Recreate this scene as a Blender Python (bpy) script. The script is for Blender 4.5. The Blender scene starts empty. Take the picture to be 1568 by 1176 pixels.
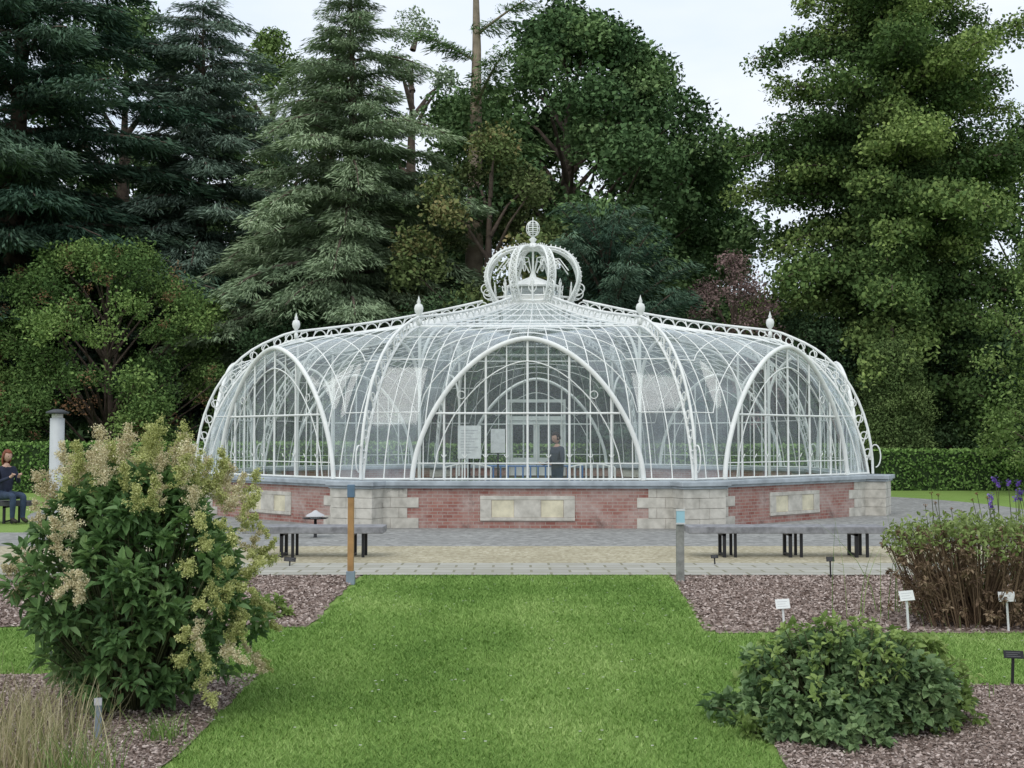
import bpy, bmesh, math, random
import numpy as np
from mathutils import Vector, Matrix
rng=np.random.default_rng(7); random.seed(7)
S=bpy.context.scene
COL=S.collection
R=math.radians

# ------------------------------------------------------------------ helpers
def link(o,parent=None):
    COL.objects.link(o)
    if parent: o.parent=parent
    return o
def empty(name,loc=(0,0,0),rz=0):
    e=bpy.data.objects.new(name,None); e.location=loc; e.rotation_euler=(0,0,rz); e.empty_display_size=.3
    return link(e)
def nodes(m):
    m.use_nodes=True; nt=m.node_tree; nt.nodes.clear(); return nt
def N(nt,t,**kw):
    n=nt.nodes.new(t)
    for k,v in kw.items():
        if k in n.inputs.keys(): n.inputs[k].default_value=v
        else: setattr(n,k,v)
    return n
def ramp(nt,fac,stops):
    r=nt.nodes.new('ShaderNodeValToRGB'); e=r.color_ramp.elements
    while len(e)<len(stops): e.new(.5)
    for i,(p,c) in enumerate(stops):
        e[i].position=p; e[i].color=(*c,1) if len(c)==3 else c
    nt.links.new(fac,r.inputs['Fac']); return r.outputs['Color']
def mixc(nt,fac,a,b,mode='MIX'):
    m=nt.nodes.new('ShaderNodeMix'); m.data_type='RGBA'; m.blend_type=mode
    for s,v in ((0,fac),(6,a),(7,b)):
        if hasattr(v,'is_linked') or hasattr(v,'links'): nt.links.new(v,m.inputs[s])
        elif isinstance(v,(int,float)): m.inputs[s].default_value=v
        else: m.inputs[s].default_value=(*v,1)
    return m.outputs[2]
def noise(nt,scale,detail=4,vec=None,rough=.55):
    n=N(nt,'ShaderNodeTexNoise',Scale=scale,Detail=detail,Roughness=rough)
    if vec: nt.links.new(vec,n.inputs['Vector'])
    return n.outputs['Fac']
def finish(nt,col,rough=.7,spec=.3,metal=0,bump=None,bstr=.3,bdist=.01):
    b=nt.nodes.new('ShaderNodeBsdfPrincipled')
    if hasattr(col,'links'): nt.links.new(col,b.inputs['Base Color'])
    else: b.inputs['Base Color'].default_value=(*col,1)
    b.inputs['Roughness'].default_value=rough; b.inputs['Specular IOR Level'].default_value=spec
    b.inputs['Metallic'].default_value=metal
    if bump:
        bp=N(nt,'ShaderNodeBump',Strength=bstr,Distance=bdist); nt.links.new(bump,bp.inputs['Height'])
        nt.links.new(bp.outputs[0],b.inputs['Normal'])
    o=nt.nodes.new('ShaderNodeOutputMaterial'); nt.links.new(b.outputs[0],o.inputs[0]); return b
def objc(nt): return nt.nodes.new('ShaderNodeTexCoord').outputs['Object']
def simple(name,c,rough=.6,var=.25,scale=6,spec=.3,metal=0,dark=None,bstr=.2):
    m=bpy.data.materials.new(name); nt=nodes(m); v=objc(nt)
    n=noise(nt,scale,6,v)
    d=dark if dark else tuple(x*(1-var) for x in c)
    l=tuple(min(1,x*(1+var*.5)) for x in c)
    finish(nt,ramp(nt,n,[(.3,d),(.65,l)]),rough,spec,metal,bump=n,bstr=bstr); return m
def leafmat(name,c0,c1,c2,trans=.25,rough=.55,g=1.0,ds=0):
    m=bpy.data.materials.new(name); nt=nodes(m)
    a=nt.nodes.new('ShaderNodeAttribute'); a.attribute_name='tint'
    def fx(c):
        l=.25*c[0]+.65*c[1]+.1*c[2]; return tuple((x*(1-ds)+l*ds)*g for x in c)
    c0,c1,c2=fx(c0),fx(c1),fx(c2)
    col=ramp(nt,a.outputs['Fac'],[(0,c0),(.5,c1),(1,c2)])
    if trans<=.1:
        b=nt.nodes.new('ShaderNodeBsdfDiffuse'); nt.links.new(col,b.inputs[0])
        o=nt.nodes.new('ShaderNodeOutputMaterial'); nt.links.new(b.outputs[0],o.inputs[0]); return m
    b=nt.nodes.new('ShaderNodeBsdfPrincipled'); nt.links.new(col,b.inputs['Base Color'])
    b.inputs['Roughness'].default_value=rough; b.inputs['Specular IOR Level'].default_value=.25
    t=nt.nodes.new('ShaderNodeBsdfTranslucent'); nt.links.new(col,t.inputs[0])
    mx=nt.nodes.new('ShaderNodeMixShader'); mx.inputs[0].default_value=trans
    nt.links.new(b.outputs[0],mx.inputs[1]); nt.links.new(t.outputs[0],mx.inputs[2])
    o=nt.nodes.new('ShaderNodeOutputMaterial'); nt.links.new(mx.outputs[0],o.inputs[0]); return m

def qmesh(name,V,k,tint,mat,parent=None):
    """V (F,k,3) polygons with k verts; tint (F,)"""
    F=V.shape[0]
    me=bpy.data.meshes.new(name)
    me.vertices.add(F*k); me.vertices.foreach_set('co',V.reshape(-1).astype(np.float32))
    me.loops.add(F*k); me.loops.foreach_set('vertex_index',np.arange(F*k,dtype=np.int32))
    me.polygons.add(F); me.polygons.foreach_set('loop_start',np.arange(0,F*k,k,dtype=np.int32))
    me.update(calc_edges=True)
    at=me.attributes.new('tint','FLOAT','POINT')
    at.data.foreach_set('value',np.repeat(np.clip(tint,0,1),k).astype(np.float32))
    me.materials.append(mat)
    o=bpy.data.objects.new(name,me); return link(o,parent)
def unit(v): return v/(np.linalg.norm(v,axis=-1,keepdims=True)+1e-9)
def rdir(n): return unit(rng.normal(size=(n,3)))
def tmpl(L,size,aspect,shape='ball',upbias=.5,flat=1.0):
    c=rdir(L)*(rng.random((L,1))**.45); c[:,2]*=flat
    if shape=='ball':
        n=unit(rng.normal(size=(L,3))+np.array([0,0,upbias])+c*.7)
        a=unit(np.cross(n,rdir(L)))
    else: # spray: needles point outward and droop
        a=unit(np.stack([c[:,0]+1.0,c[:,1]*1.2,-.45+rng.normal(size=L)*.35],1)); n=unit(rng.normal(size=(L,3))*.5+np.array([0,0,1]))
        c[:,2]-= .25*(c[:,0]**2+c[:,1]**2)
    b=unit(np.cross(n,a)); s=size*rng.uniform(.6,1.3,(L,1)); w=s*aspect
    return np.stack([c-a*s/2,c+b*w/2+n*w*.1,c+a*s/2,c-b*w/2+n*w*.1],1)
def rotz_m(a):
    c,s=np.cos(a),np.sin(a); z=np.zeros_like(a); o=np.ones_like(a)
    return np.stack([np.stack([c,-s,z],1),np.stack([s,c,z],1),np.stack([z,z,o],1)],1)
def assemble(pos,scale,az,tint,T,jit=.16):
    Vs=[];ts=[]; k=rng.integers(0,len(T),len(pos)); M=rotz_m(az)
    for i,t in enumerate(T):
        ix=np.where(k==i)[0]
        if len(ix)==0: continue
        v=np.einsum('nij,lvj->nlvi',M[ix],t)*scale[ix][:,None,None,None]+pos[ix][:,None,None,:]
        Vs.append(v.reshape(-1,4,3))
        ts.append((tint[ix][:,None]+rng.normal(size=(len(ix),t.shape[0]))*jit).reshape(-1))
    return np.concatenate(Vs),np.concatenate(ts)
def tubes(name,lst,mat,parent,seg=7):
    vs=[];fs=[]
    for pts,rad in lst:
        pts=[Vector(p) for p in pts]; b=len(vs)
        for i,p in enumerate(pts):
            d=(pts[min(i+1,len(pts)-1)]-pts[max(i-1,0)]).normalized()
            u=d.orthogonal().normalized() if i==0 else (u-d*u.dot(d)).normalized()
            w=d.cross(u)
            for j in range(seg):
                a=2*math.pi*j/seg; vs.append(p+(u*math.cos(a)+w*math.sin(a))*rad[i])
        for i in range(len(pts)-1):
            for j in range(seg):
                a=b+i*seg+j; c=b+i*seg+(j+1)%seg; fs.append((a,c,c+seg,a+seg))
    me=bpy.data.meshes.new(name); me.from_pydata(vs,[],fs); me.materials.append(mat)
    for p in me.polygons: p.use_smooth=True
    o=bpy.data.objects.new(name,me); return link(o,parent)
def boxes(name,lst,mat,parent=None,rz=0,bevel=0,loc=(0,0,0)):
    vs=[];fs=[]
    for (x0,x1,y0,y1,z0,z1) in lst:
        b=len(vs); vs+=[(x0,y0,z0),(x1,y0,z0),(x1,y1,z0),(x0,y1,z0),(x0,y0,z1),(x1,y0,z1),(x1,y1,z1),(x0,y1,z1)]
        fs+=[tuple(b+i for i in f) for f in ((0,3,2,1),(4,5,6,7),(0,1,5,4),(1,2,6,5),(2,3,7,6),(3,0,4,7))]
    me=bpy.data.meshes.new(name); me.from_pydata(vs,[],fs); me.materials.append(mat)
    o=bpy.data.objects.new(name,me); o.rotation_euler=(0,0,rz); o.location=loc
    if bevel:
        m=o.modifiers.new('bevel','BEVEL'); m.width=bevel; m.segments=2
    return link(o,parent)
def wiredata(name,lines,r,mat,res=1):
    c=bpy.data.curves.new(name,'CURVE'); c.dimensions='3D'; c.bevel_depth=r; c.bevel_resolution=res
    for L in lines:
        s=c.splines.new('POLY'); s.points.add(len(L)-1)
        for i,p in enumerate(L): s.points[i].co=(p[0],p[1],p[2],1)
    c.materials.append(mat); return c
def wires(name,lines,r,mat,parent=None,rz=0,res=1,data=None):
    c=data or wiredata(name,lines,r,mat,res)
    o=bpy.data.objects.new(name,c); o.rotation_euler=(0,0,rz); return link(o,parent)
def lathe(name,prof,mat,parent=None,loc=(0,0,0),seg=20,smooth=True):
    vs=[];fs=[]
    for r,z in prof:
        for j in range(seg):
            a=2*math.pi*j/seg; vs.append((r*math.cos(a),r*math.sin(a),z))
    for i in range(len(prof)-1):
        for j in range(seg):
            a=i*seg+j; c=i*seg+(j+1)%seg; fs.append((a,c,c+seg,a+seg))
    me=bpy.data.meshes.new(name); me.from_pydata(vs,[],fs); me.materials.append(mat)
    if smooth:
        for p in me.polygons: p.use_smooth=True
    o=bpy.data.objects.new(name,me); o.location=loc; return link(o,parent)
def sheet(name,pts,z,mat,wob=0):
    P=[]
    n=len(pts)
    for i in range(n):
        a=Vector(pts[i]); b=Vector(pts[(i+1)%n]); k=max(1,int((b-a).length/.25)) if wob else 1
        for j in range(k):
            p=a.lerp(b,j/k); P.append((p.x+random.uniform(-wob,wob),p.y+random.uniform(-wob,wob),z))
    me=bpy.data.meshes.new(name); me.from_pydata(P,[],[tuple(range(len(P)))]); me.materials.append(mat)
    return link(bpy.data.objects.new(name,me))

# ------------------------------------------------------------------ camera / light
cam=bpy.data.cameras.new('camera'); co=link(bpy.data.objects.new('camera',cam)); co.location=(0,0,1.7)
co.rotation_euler=(R(92.69),0,0); cam.lens=42.5; cam.sensor_width=36; cam.clip_end=2000; S.camera=co
S.view_settings.view_transform='Standard'; S.view_settings.look='None'; S.view_settings.exposure=0
w=bpy.data.worlds.new('World'); S.world=w; w.use_nodes=True; nt=w.node_tree; nt.nodes.clear()
sky=nt.nodes.new('ShaderNodeTexSky'); sky.sky_type='NISHITA'; sky.sun_disc=False; sky.sun_elevation=R(55); sky.sun_rotation=R(200)
tc=nt.nodes.new('ShaderNodeTexCoord'); mp=N(nt,'ShaderNodeMapping'); mp.inputs['Scale'].default_value=(1,1,3)
nt.links.new(tc.outputs['Generated'],mp.inputs[0])
cf=noise(nt,2.2,5,mp.outputs[0])
cl=ramp(nt,cf,[(.32,(6.5,7.5,8.8)),(.66,(8.6,8.95,9.4))])
bg=N(nt,'ShaderNodeBackground',Strength=.126)
nt.links.new(mixc(nt,.87,sky.outputs[0],cl),bg.inputs[0])
wo=nt.nodes.new('ShaderNodeOutputWorld'); nt.links.new(bg.outputs[0],wo.inputs[0])
sl=bpy.data.lights.new('sun','SUN'); sl.energy=1.3; sl.angle=R(38); sl.color=(1,.965,.9)
so=link(bpy.data.objects.new('sun',sl)); 
az=R(200); d=Vector((math.sin(az)*math.cos(R(55)),math.cos(az)*math.cos(R(55)),math.sin(R(55))))
so.rotation_euler=d.to_track_quat('Z','Y').to_euler()

# ------------------------------------------------------------------ materials
white=simple('white_iron_paint',(.80,.81,.78),.45,.12,3)
lead=simple('lead_coping',(.38,.42,.45),.6,.35,3)
blackm=simple('black_metal',(.02,.02,.022),.5,.2,5)
pipe=simple('drainpipe_iron',(.05,.048,.045),.7,.4,6)
greywood=simple('weathered_wood',(.25,.25,.26),.8,.4,9)
def mk_stone():
    m=bpy.data.materials.new('limestone'); nt=nodes(m); v=objc(nt)
    n=noise(nt,5,8,v); n2=noise(nt,1.1,6,v,.7)
    c=ramp(nt,n,[(.3,(.40,.38,.33)),(.65,(.64,.61,.54))])
    st=ramp(nt,n2,[(.56,(0,0,0)),(.66,(1,1,1))])
    c=mixc(nt,st,c,(.12,.11,.095))
    finish(nt,c,.9,.2,bump=n,bstr=.4); return m
stone=mk_stone()
def mk_brick():
    m=bpy.data.materials.new('old_red_brick'); nt=nodes(m); v=objc(nt)
    s=nt.nodes.new('ShaderNodeSeparateXYZ'); nt.links.new(v,s.inputs[0])
    cb=nt.nodes.new('ShaderNodeCombineXYZ'); ad=N(nt,'ShaderNodeMath',operation='ADD')
    nt.links.new(s.outputs[0],ad.inputs[0]); nt.links.new(s.outputs[1],ad.inputs[1])
    nt.links.new(ad.outputs[0],cb.inputs[0]); nt.links.new(s.outputs[2],cb.inputs[1])
    b=nt.nodes.new('ShaderNodeTexBrick'); nt.links.new(cb.outputs[0],b.inputs['Vector'])
    b.inputs['Scale'].default_value=1; b.inputs['Brick Width'].default_value=.2; b.inputs['Row Height'].default_value=.066
    b.inputs['Mortar Size'].default_value=.007; b.inputs['Color1'].default_value=(.27,.105,.085,1); b.inputs['Color2'].default_value=(.37,.18,.145,1)
    b.inputs['Mortar'].default_value=(.36,.30,.26,1)
    n=noise(nt,2.3,7,v,.65); f=ramp(nt,n,[(.42,(0,0,0)),(.72,(.8,.8,.8))])
    c=mixc(nt,f,b.outputs['Color'],(.50,.42,.38))
    n3=noise(nt,1.1,6,v,.75); g=ramp(nt,n3,[(.55,(0,0,0)),(.7,(.8,.8,.8))]); c=mixc(nt,g,c,(.12,.07,.06))
    finish(nt,c,.9,.2,bump=b.outputs['Fac'],bstr=-.5); return m
brick=mk_brick()
def mk_glass(name,dirt,lo,hi):
    m=bpy.data.materials.new(name); nt=nodes(m)
    v=objc(nt)
    tr=N(nt,'ShaderNodeBsdfTransparent'); tr.inputs[0].default_value=(.95,.975,.965,1)
    gl=N(nt,'ShaderNodeBsdfGlossy',Roughness=.08); gl.inputs[0].default_value=(.93,.97,1,1)
    # thin pane: same Fresnel reflectance from either side
    ge=nt.nodes.new('ShaderNodeNewGeometry')
    io=N(nt,'ShaderNodeMapRange'); nt.links.new(ge.outputs['Backfacing'],io.inputs[0]); io.inputs[3].default_value=1.47; io.inputs[4].default_value=1/1.47
    lw=N(nt,'ShaderNodeFresnel'); nt.links.new(io.outputs[0],lw.inputs['IOR'])
    bp=N(nt,'ShaderNodeBump',Strength=.2,Distance=.02); nt.links.new(noise(nt,1.6,2,v),bp.inputs['Height'])
    nt.links.new(bp.outputs[0],gl.inputs['Normal'])
    mr=N(nt,'ShaderNodeMapRange'); nt.links.new(lw.outputs[0],mr.inputs[0])
    mr.inputs[1].default_value=.03; mr.inputs[2].default_value=.6; mr.inputs[3].default_value=lo; mr.inputs[4].default_value=hi
    m1=nt.nodes.new('ShaderNodeMixShader'); nt.links.new(mr.outputs[0],m1.inputs[0]); nt.links.new(tr.outputs[0],m1.inputs[1]); nt.links.new(gl.outputs[0],m1.inputs[2])
    df=N(nt,'ShaderNodeBsdfDiffuse'); df.inputs[0].default_value=(.7,.78,.8,1)
    m2=nt.nodes.new('ShaderNodeMixShader'); nn=noise(nt,1.7,6,v,.7)
    mr2=N(nt,'ShaderNodeMapRange'); nt.links.new(nn,mr2.inputs[0]); mr2.inputs[1].default_value=.3; mr2.inputs[2].default_value=.7
    mr2.inputs[3].default_value=dirt*.3; mr2.inputs[4].default_value=dirt*1.7
    nt.links.new(mr2.outputs[0],m2.inputs[0]); nt.links.new(m1.outputs[0],m2.inputs[1]); nt.links.new(df.outputs[0],m2.inputs[2])
    o=nt.nodes.new('ShaderNodeOutputMaterial'); nt.links.new(m2.outputs[0],o.inputs[0]); return m
roofglass=mk_glass('roof_glass',.13,.07,.80)
wallglass=mk_glass('wall_glass',.025,.04,.5)

# ground materials
def mk_grass():
    m=bpy.data.materials.new('lawn'); nt=nodes(m); v=objc(nt)
    a=noise(nt,.55,5,v); b=noise(nt,60,3,v); 
    c=ramp(nt,a,[(.3,(.15,.255,.055)),(.7,(.23,.345,.08))])
    c=mixc(nt,.5,c,ramp(nt,b,[(.3,(.09,.155,.03)),(.7,(.31,.43,.12))]))
    finish(nt,c,.8,.15,bump=b,bstr=.6,bdist=.02); return m
grass=mk_grass()
def mk_mulch():
    m=bpy.data.materials.new('mulch'); nt=nodes(m); v=objc(nt)
    vo=N(nt,'ShaderNodeTexVoronoi',Scale=38); nt.links.new(v,vo.inputs['Vector'])
    bw=nt.nodes.new('ShaderNodeRGBToBW'); nt.links.new(vo.outputs['Color'],bw.inputs[0])
    c=ramp(nt,bw.outputs[0],[(.1,(.12,.09,.075)),(.5,(.31,.235,.20)),(.9,(.48,.39,.345))])
    c=mixc(nt,ramp(nt,noise(nt,1.5,5,v),[(.4,(0,0,0)),(.7,(.5,.5,.5))]),c,(.16,.12,.095))
    finish(nt,c,.95,.1,bump=vo.outputs['Distance'],bstr=.9,bdist=.02); return m
mulch=mk_mulch()
def mk_gravel(name,c0,c1,c2,sc=55):
    m=bpy.data.materials.new(name); nt=nodes(m); v=objc(nt)
    vo=N(nt,'ShaderNodeTexVoronoi',Scale=sc); nt.links.new(v,vo.inputs['Vector'])
    bw=nt.nodes.new('ShaderNodeRGBToBW'); nt.links.new(vo.outputs['Color'],bw.inputs[0])
    c=ramp(nt,bw.outputs[0],[(.1,c0),(.5,c1),(.9,c2)])
    c=mixc(nt,ramp(nt,noise(nt,.9,6,v),[(.35,(0,0,0)),(.7,(.45,.45,.45))]),c,c0)
    finish(nt,c,.9,.15,bump=vo.outputs['Distance'],bstr=.5,bdist=.01); return m
gravel=mk_gravel('sandy_gravel',(.29,.255,.17),(.42,.38,.265),(.54,.50,.38),22)
asphalt=mk_gravel('grey_cobbles',(.20,.20,.19),(.28,.28,.265),(.37,.37,.35),11)
def mk_paver():
    m=bpy.data.materials.new('pavers'); nt=nodes(m); v=objc(nt)
    b=nt.nodes.new('ShaderNodeTexBrick'); nt.links.new(v,b.inputs['Vector']); b.inputs['Scale'].default_value=1
    b.inputs['Brick Width'].default_value=.5; b.inputs['Row Height'].default_value=.3; b.inputs['Mortar Size'].default_value=.018
    b.inputs['Color1'].default_value=(.44,.43,.38,1); b.inputs['Color2'].default_value=(.35,.34,.30,1); b.inputs['Mortar'].default_value=(.22,.21,.15,1)
    c=mixc(nt,ramp(nt,noise(nt,2,6,v),[(.4,(0,0,0)),(.7,(.5,.5,.5))]),b.outputs[0],(.30,.29,.22))
    finish(nt,c,.85,.2); return m
paver=mk_paver()

# ------------------------------------------------------------------ ground
CX,CY=.55,31.5
sheet('ground',[(-250,-60),(250,-60),(250,500),(-250,500)],0,grass)
ring=[(CX+12.2*math.cos(2*math.pi*i/72),CY+12.2*math.sin(2*math.pi*i/72)) for i in range(72)]
sheet('cobble_path',ring,.004,asphalt)
sheet('cobble_forecourt',[(-14,18.6),(16,18.6),(16,21.8),(9,22.5),(-7,22.5),(-14,22.3)],.008,asphalt)
sheet('gravel_path',[(-14,16.75),(16,16.75),(16,19.5),(-14,19.5)],.012,gravel,.03)
sheet('paved_path',[(-14,15.3),(16,15.3),(16,16.8),(-14,16.8)],.016,paver)
def redge(y): return 1.40+.065*(y-6.3)
sheet('mulch_bed',[(-8,11.1),(-1.85,11.1),(-1.93,15.28),(-8,15.28)],.010,mulch,.03)
sheet('mulch_bed',[(-8,2),(-1.8,2),(-1.83,8.2),(-2.1,8.85),(-8,8.9)],.010,mulch,.03)
sheet('mulch_bed',[(redge(10.75)+.1,10.75),(9,10.75),(9,15.28),(redge(15.2),15.28)],.010,mulch,.03)
sheet('mulch_bed',[(1.3,2),(9,2),(9,8.5),(2.0,8.45),(1.5,7.6),(1.42,6.3)],.010,mulch,.03)

# grass blades
def in_lawn(x,y):
    e=.03*np.sin(y*9)+.02*np.sin(y*23+x)
    c=(x>-1.83+e)&(x<redge(y)+e)&(y<15.27)
    l=(x<=-1.8)&(y>8.9+e)&(y<11.07+e)&(x>-6)
    r=(x>=1.4)&(y>8.52+e)&(y<10.72+e)
    return c|l|r
n=620000
y=5.7+(15.3-5.7)*rng.random(n)**1.35; x=rng.uniform(-5.2,5.6,n)
k=in_lawn(x,y)&(np.abs(x)<y*.44+.2); x=x[k];y=y[k]; n=len(x)
h=rng.uniform(.014,.032,n)*(1+(y-6)*.02); wd=rng.uniform(.0022,.0042,n)*(1+(y-6)*.14); a=rng.uniform(0,2*np.pi,n)
ld=rng.normal(size=(n,2))*h[:,None]*.7
b=np.stack([np.cos(a)*wd,np.sin(a)*wd],1); z0=np.zeros(n)
V=np.stack([np.stack([x-b[:,0],y-b[:,1],z0],1),np.stack([x+b[:,0],y+b[:,1],z0],1),np.stack([x+ld[:,0],y+ld[:,1],h],1)],1)
def patchy(x,y):
    s=0
    for i,(fx,fy,ph) in enumerate(((1.1,.7,.3),(2.3,-1.6,1.9),(.6,2.4,4.0),(4.1,3.3,2.2),(-5.3,2.1,.7),(7.9,5.1,5.0))):
        s=s+np.sin(fx*x+fy*y+ph+1.3*np.sin(.9*fy*x-.7*fx*y+ph*2))/(1+i*.45)
    return s/2.6
t=.46+.27*patchy(x,y)+.06*np.sign(np.sin(x*3.6+.15*np.sin(y)))+rng.normal(size=n)*.16
gb=leafmat('grass_blade',(.115,.215,.048),(.215,.345,.085),(.38,.50,.17),0,.6,g=1.04,ds=.03)
qmesh('lawn_grass',V,3,t,gb)
n=420; x=rng.uniform(-4,5,n); y=rng.uniform(6.5,15,n); k=in_lawn(x,y); x=x[k];y=y[k]; n=len(x)
s=.008; V=np.stack([np.stack([x+dx*s,y+dy*s,np.full(n,.045)],1) for dx,dy in ((-1,-1),(1,-1),(1,1),(-1,1))],1)
qmesh('lawn_daisies',V,4,rng.random(n),leafmat('daisy',(.55,.55,.5),(.6,.6,.5),(.7,.7,.65)))
chipm=leafmat('bark_chip',(.12,.088,.072),(.33,.255,.22),(.58,.49,.44),0,.9)
def chips(name,x0,x1,y0,y1,n,sz,cond=None):
    x=rng.uniform(x0,x1,n); y=rng.uniform(y0,y1,n)
    k=np.abs(x)<y*.45+.4
    if cond is not None: k&=cond(x,y)
    x=x[k];y=y[k];n=len(x)
    a=unit(np.stack([rng.normal(size=n),rng.normal(size=n),rng.normal(size=n)*.35],1)); nn=unit(rng.normal(size=(n,3))*.5+np.array([0,0,1.])); b=unit(np.cross(nn,a))
    s=(sz*rng.uniform(.4,1.4,n))[:,None]; c=np.stack([x,y,.013+rng.random(n)*.015],1)
    V=np.stack([c-a*s,c-b*s*.45,c+a*s*.9,c+b*s*.5],1); qmesh(name,V,4,rng.random(n),chipm)
chips('bark_chips',-6,-1.9,11.1,15.2,26000,.022)
chips('bark_chips',-4,-1.82,5.7,8.8,30000,.014)
chips('bark_chips',1.7,7,10.8,15.2,34000,.022,lambda x,y:x>redge(y)+.02)
chips('bark_chips',1.4,4.5,5.7,8.45,36000,.014,lambda x,y:x>redge(y)+.03)

# ------------------------------------------------------------------ GLASSHOUSE
RZ=R(-1.8)
GH=empty('victorian_glasshouse',(CX,CY,0),RZ)
A=7.8; HW=A*math.tan(R(22.5)); AW=2.26; ZS=.93; AH=2.78
def arch(x,wd=AW,ht=AH):
    q=abs(x)/wd
    return 0 if q>=1 else ht*(1-q**1.75)**.6
def Sf(s,t):
    x0=HW*s; y0=-A; z0=ZS+arch(x0)
    a1=5.73; x1=a1*math.tan(R(22.5))*s; y1=-a1; z1=4.15
    a2=.9; x2=a2*math.tan(R(22.5))*s; z2=5.2
    if t<=1:
        m=min(1,abs(s)/.7); m=m*m*(3-2*m)
        u=t*math.pi/2; ci=(1-math.cos(u)); si=math.sin(u)
        q=m*(.75*si+.25*t)+(1-m)*(t*.4+.6*math.sin(u))
        p=m*(.75*ci+.25*t)+(1-m)*t
        return (x0+(x1-x0)*p, y0+(y1-y0)*p, z0+(z1-z0)*q)
    p=t-1; sag=-.10*math.sin(p*math.pi)
    return (x1+(x2-x1)*p, y1+(-a2-y1)*p, z1+(z2-z1)*p+sag)
ss=sorted(set([round(-1+i/24,4) for i in range(49)]+[-.6997,.6997])); tt=[i/10 for i in range(21)]
vs=[Sf(s,t) for t in tt for s in ss]; ns=len(ss)
fs=[(j*ns+i,j*ns+i+1,(j+1)*ns+i+1,(j+1)*ns+i) for j in range(len(tt)-1) for i in range(ns-1)]
roof=bpy.data.meshes.new('roof_glass'); roof.from_pydata(vs,[],fs); roof.materials.append(roofglass)
for p in roof.polygons: p.use_smooth=True
xs=[-AW+2*AW*i/40 for i in range(41)]
vs=[(x,-A+.02,ZS) for x in xs]+[(x,-A+.02,ZS+arch(x)) for x in xs]
gab=bpy.data.meshes.new('gable_glass'); gab.from_pydata(vs,[],[(i,i+1,42+i,41+i) for i in range(40)]); gab.materials.append(wallglass)
thin=[];med=[];thick=[]
nd=8
for i in range(-nd,nd+1):
    s=i/nd
    if abs(s)<.99: thin.append([Sf(s,t/12) for t in range(0,13)])
for i in range(-5,6):
    s=i/5
    if abs(s)<.99: thin.append([Sf(s,1+t/8) for t in range(0,9)])
for t in (.3,.6,.8): thin.append([Sf(s,t) for s in ss])
for t in (1.18,1.38,1.6,1.8): thin.append([Sf(s,t) for s in ss])
med.append([Sf(s,1) for s in ss]); med.append([Sf(s,2) for s in ss])
Y=-A
for k in range(-5,6):
    x=k*.41; h=arch(x)
    (med if k in (-4,-2,0,2,4) else thin).append([(x,Y,ZS),(x,Y,ZS+h)])
TZ=2.24
xw=max(x for x in np.linspace(0,AW,200) if arch(x)>TZ-ZS)
med.append([(-xw,Y-.01,TZ),(xw,Y-.01,TZ)])
xw2=max(x for x in np.linspace(0,AW,200) if arch(x)>.35)
thin.append([(-xw2,Y,ZS+.33),(xw2,Y,ZS+.33)])
med.append([(-HW,Y,ZS+.02),(HW,Y,ZS+.02)])
xi=[-1.86+3.72*i/40 for i in range(41)]
thin.append([(x,Y-.02,ZS+arch(x,1.86,AH*.84)) for x in xi])
def circ(cx,cz,r,y,n=14): return [(cx+r*math.cos(2*math.pi*i/n),y,cz+r*math.sin(2*math.pi*i/n)) for i in range(n+1)]
orn=[]
for sg in (-1,1):
    orn.append(circ(sg*1.30,2.60,.075,Y-.02)) 
    for cx in (.41,.82,1.23,1.64): orn.append([(sg*cx-.05,Y-.03,1.43),(sg*cx,Y-.03,1.36),(sg*cx+.05,Y-.03,1.43)])
thick.append([(x,Y-.03,ZS+arch(x)) for x in [-AW*math.cos(math.pi*i/60) for i in range(61)]])
dth=wiredata('glazing_bars',thin,.013,white); dme=wiredata('mullions',med,.024,white,1); dtk=wiredata('arch_frame',thick,.05,white,2)
dor=wiredata('bay_ornament',orn,.010,white)
def inner(q):
    p=Sf(1,q); r=math.hypot(p[0],p[1]); return r,p[2]
def rp(r,z): return (0,-r,z)
rib=[];ribt=[]
rib.append([rp(*inner(q/14)) for q in range(29)])
def outer(q):
    r,z=inner(q); r2,z2=inner(min(2,q+.02)); r0,z0_=inner(max(0,q-.02))
    dx,dz=r2-r0,z2-z0_; L=math.hypot(dx,dz)+1e-6; nx,nz=dz/L,-dx/L
    if nz<0: nx,nz=-nx,-nz
    if q<.9 and nx<0: nx=-nx
    off=(.10+.20*math.sin(min(1,q)*math.pi)) if q<=1 else .2
    if q>.85: off=.2
    return r+nx*off,z+nz*off
rib.append([rp(*outer(q/14)) for q in range(28)])
q=.06
while q<1.92:
    a=inner(q); b=outer(q+.02); st=.085 if q<1 else .062
    a2=inner(q+st); b2=outer(q+st-.01)
    m=((a[0]+b[0]+a2[0]+b2[0])/4,(a[1]+b[1]+a2[1]+b2[1])/4)
    r=.085
    if q<1:
        ribt.append([rp(m[0]+r*math.cos(2*math.pi*i/12),m[1]+r*math.sin(2*math.pi*i/12)) for i in range(13)])
        ribt.append([rp(*a),rp((a[0]+b2[0])/2+.02,(a[1]+b2[1])/2+.03),rp(*b2)])
    else:
        ribt.append([rp(a[0]+(a2[0]-a[0])*i/8, a[1]+(a2[1]-a[1])*i/8+.17*math.sin(math.pi*i/8)**.6) for i in range(9)])
        ribt.append([rp(*a),rp(*b)])
    q+=st
ribt.append([rp(8.60+.12*math.cos(a),1.35+.26*math.sin(a)) for a in np.linspace(-1.5,3.5,20)])
drb=wiredata('rib_chords',rib,.03,white,2); drt=wiredata('rib_scrolls',ribt,.016,white,1)
finp=[(.0,0),(.05,0),(.05,.12),(.025,.15),(.03,.2),(.085,.28),(.10,.36),(.08,.43),(.03,.47),(.045,.50),(.02,.56),(.0,.64)]
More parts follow.
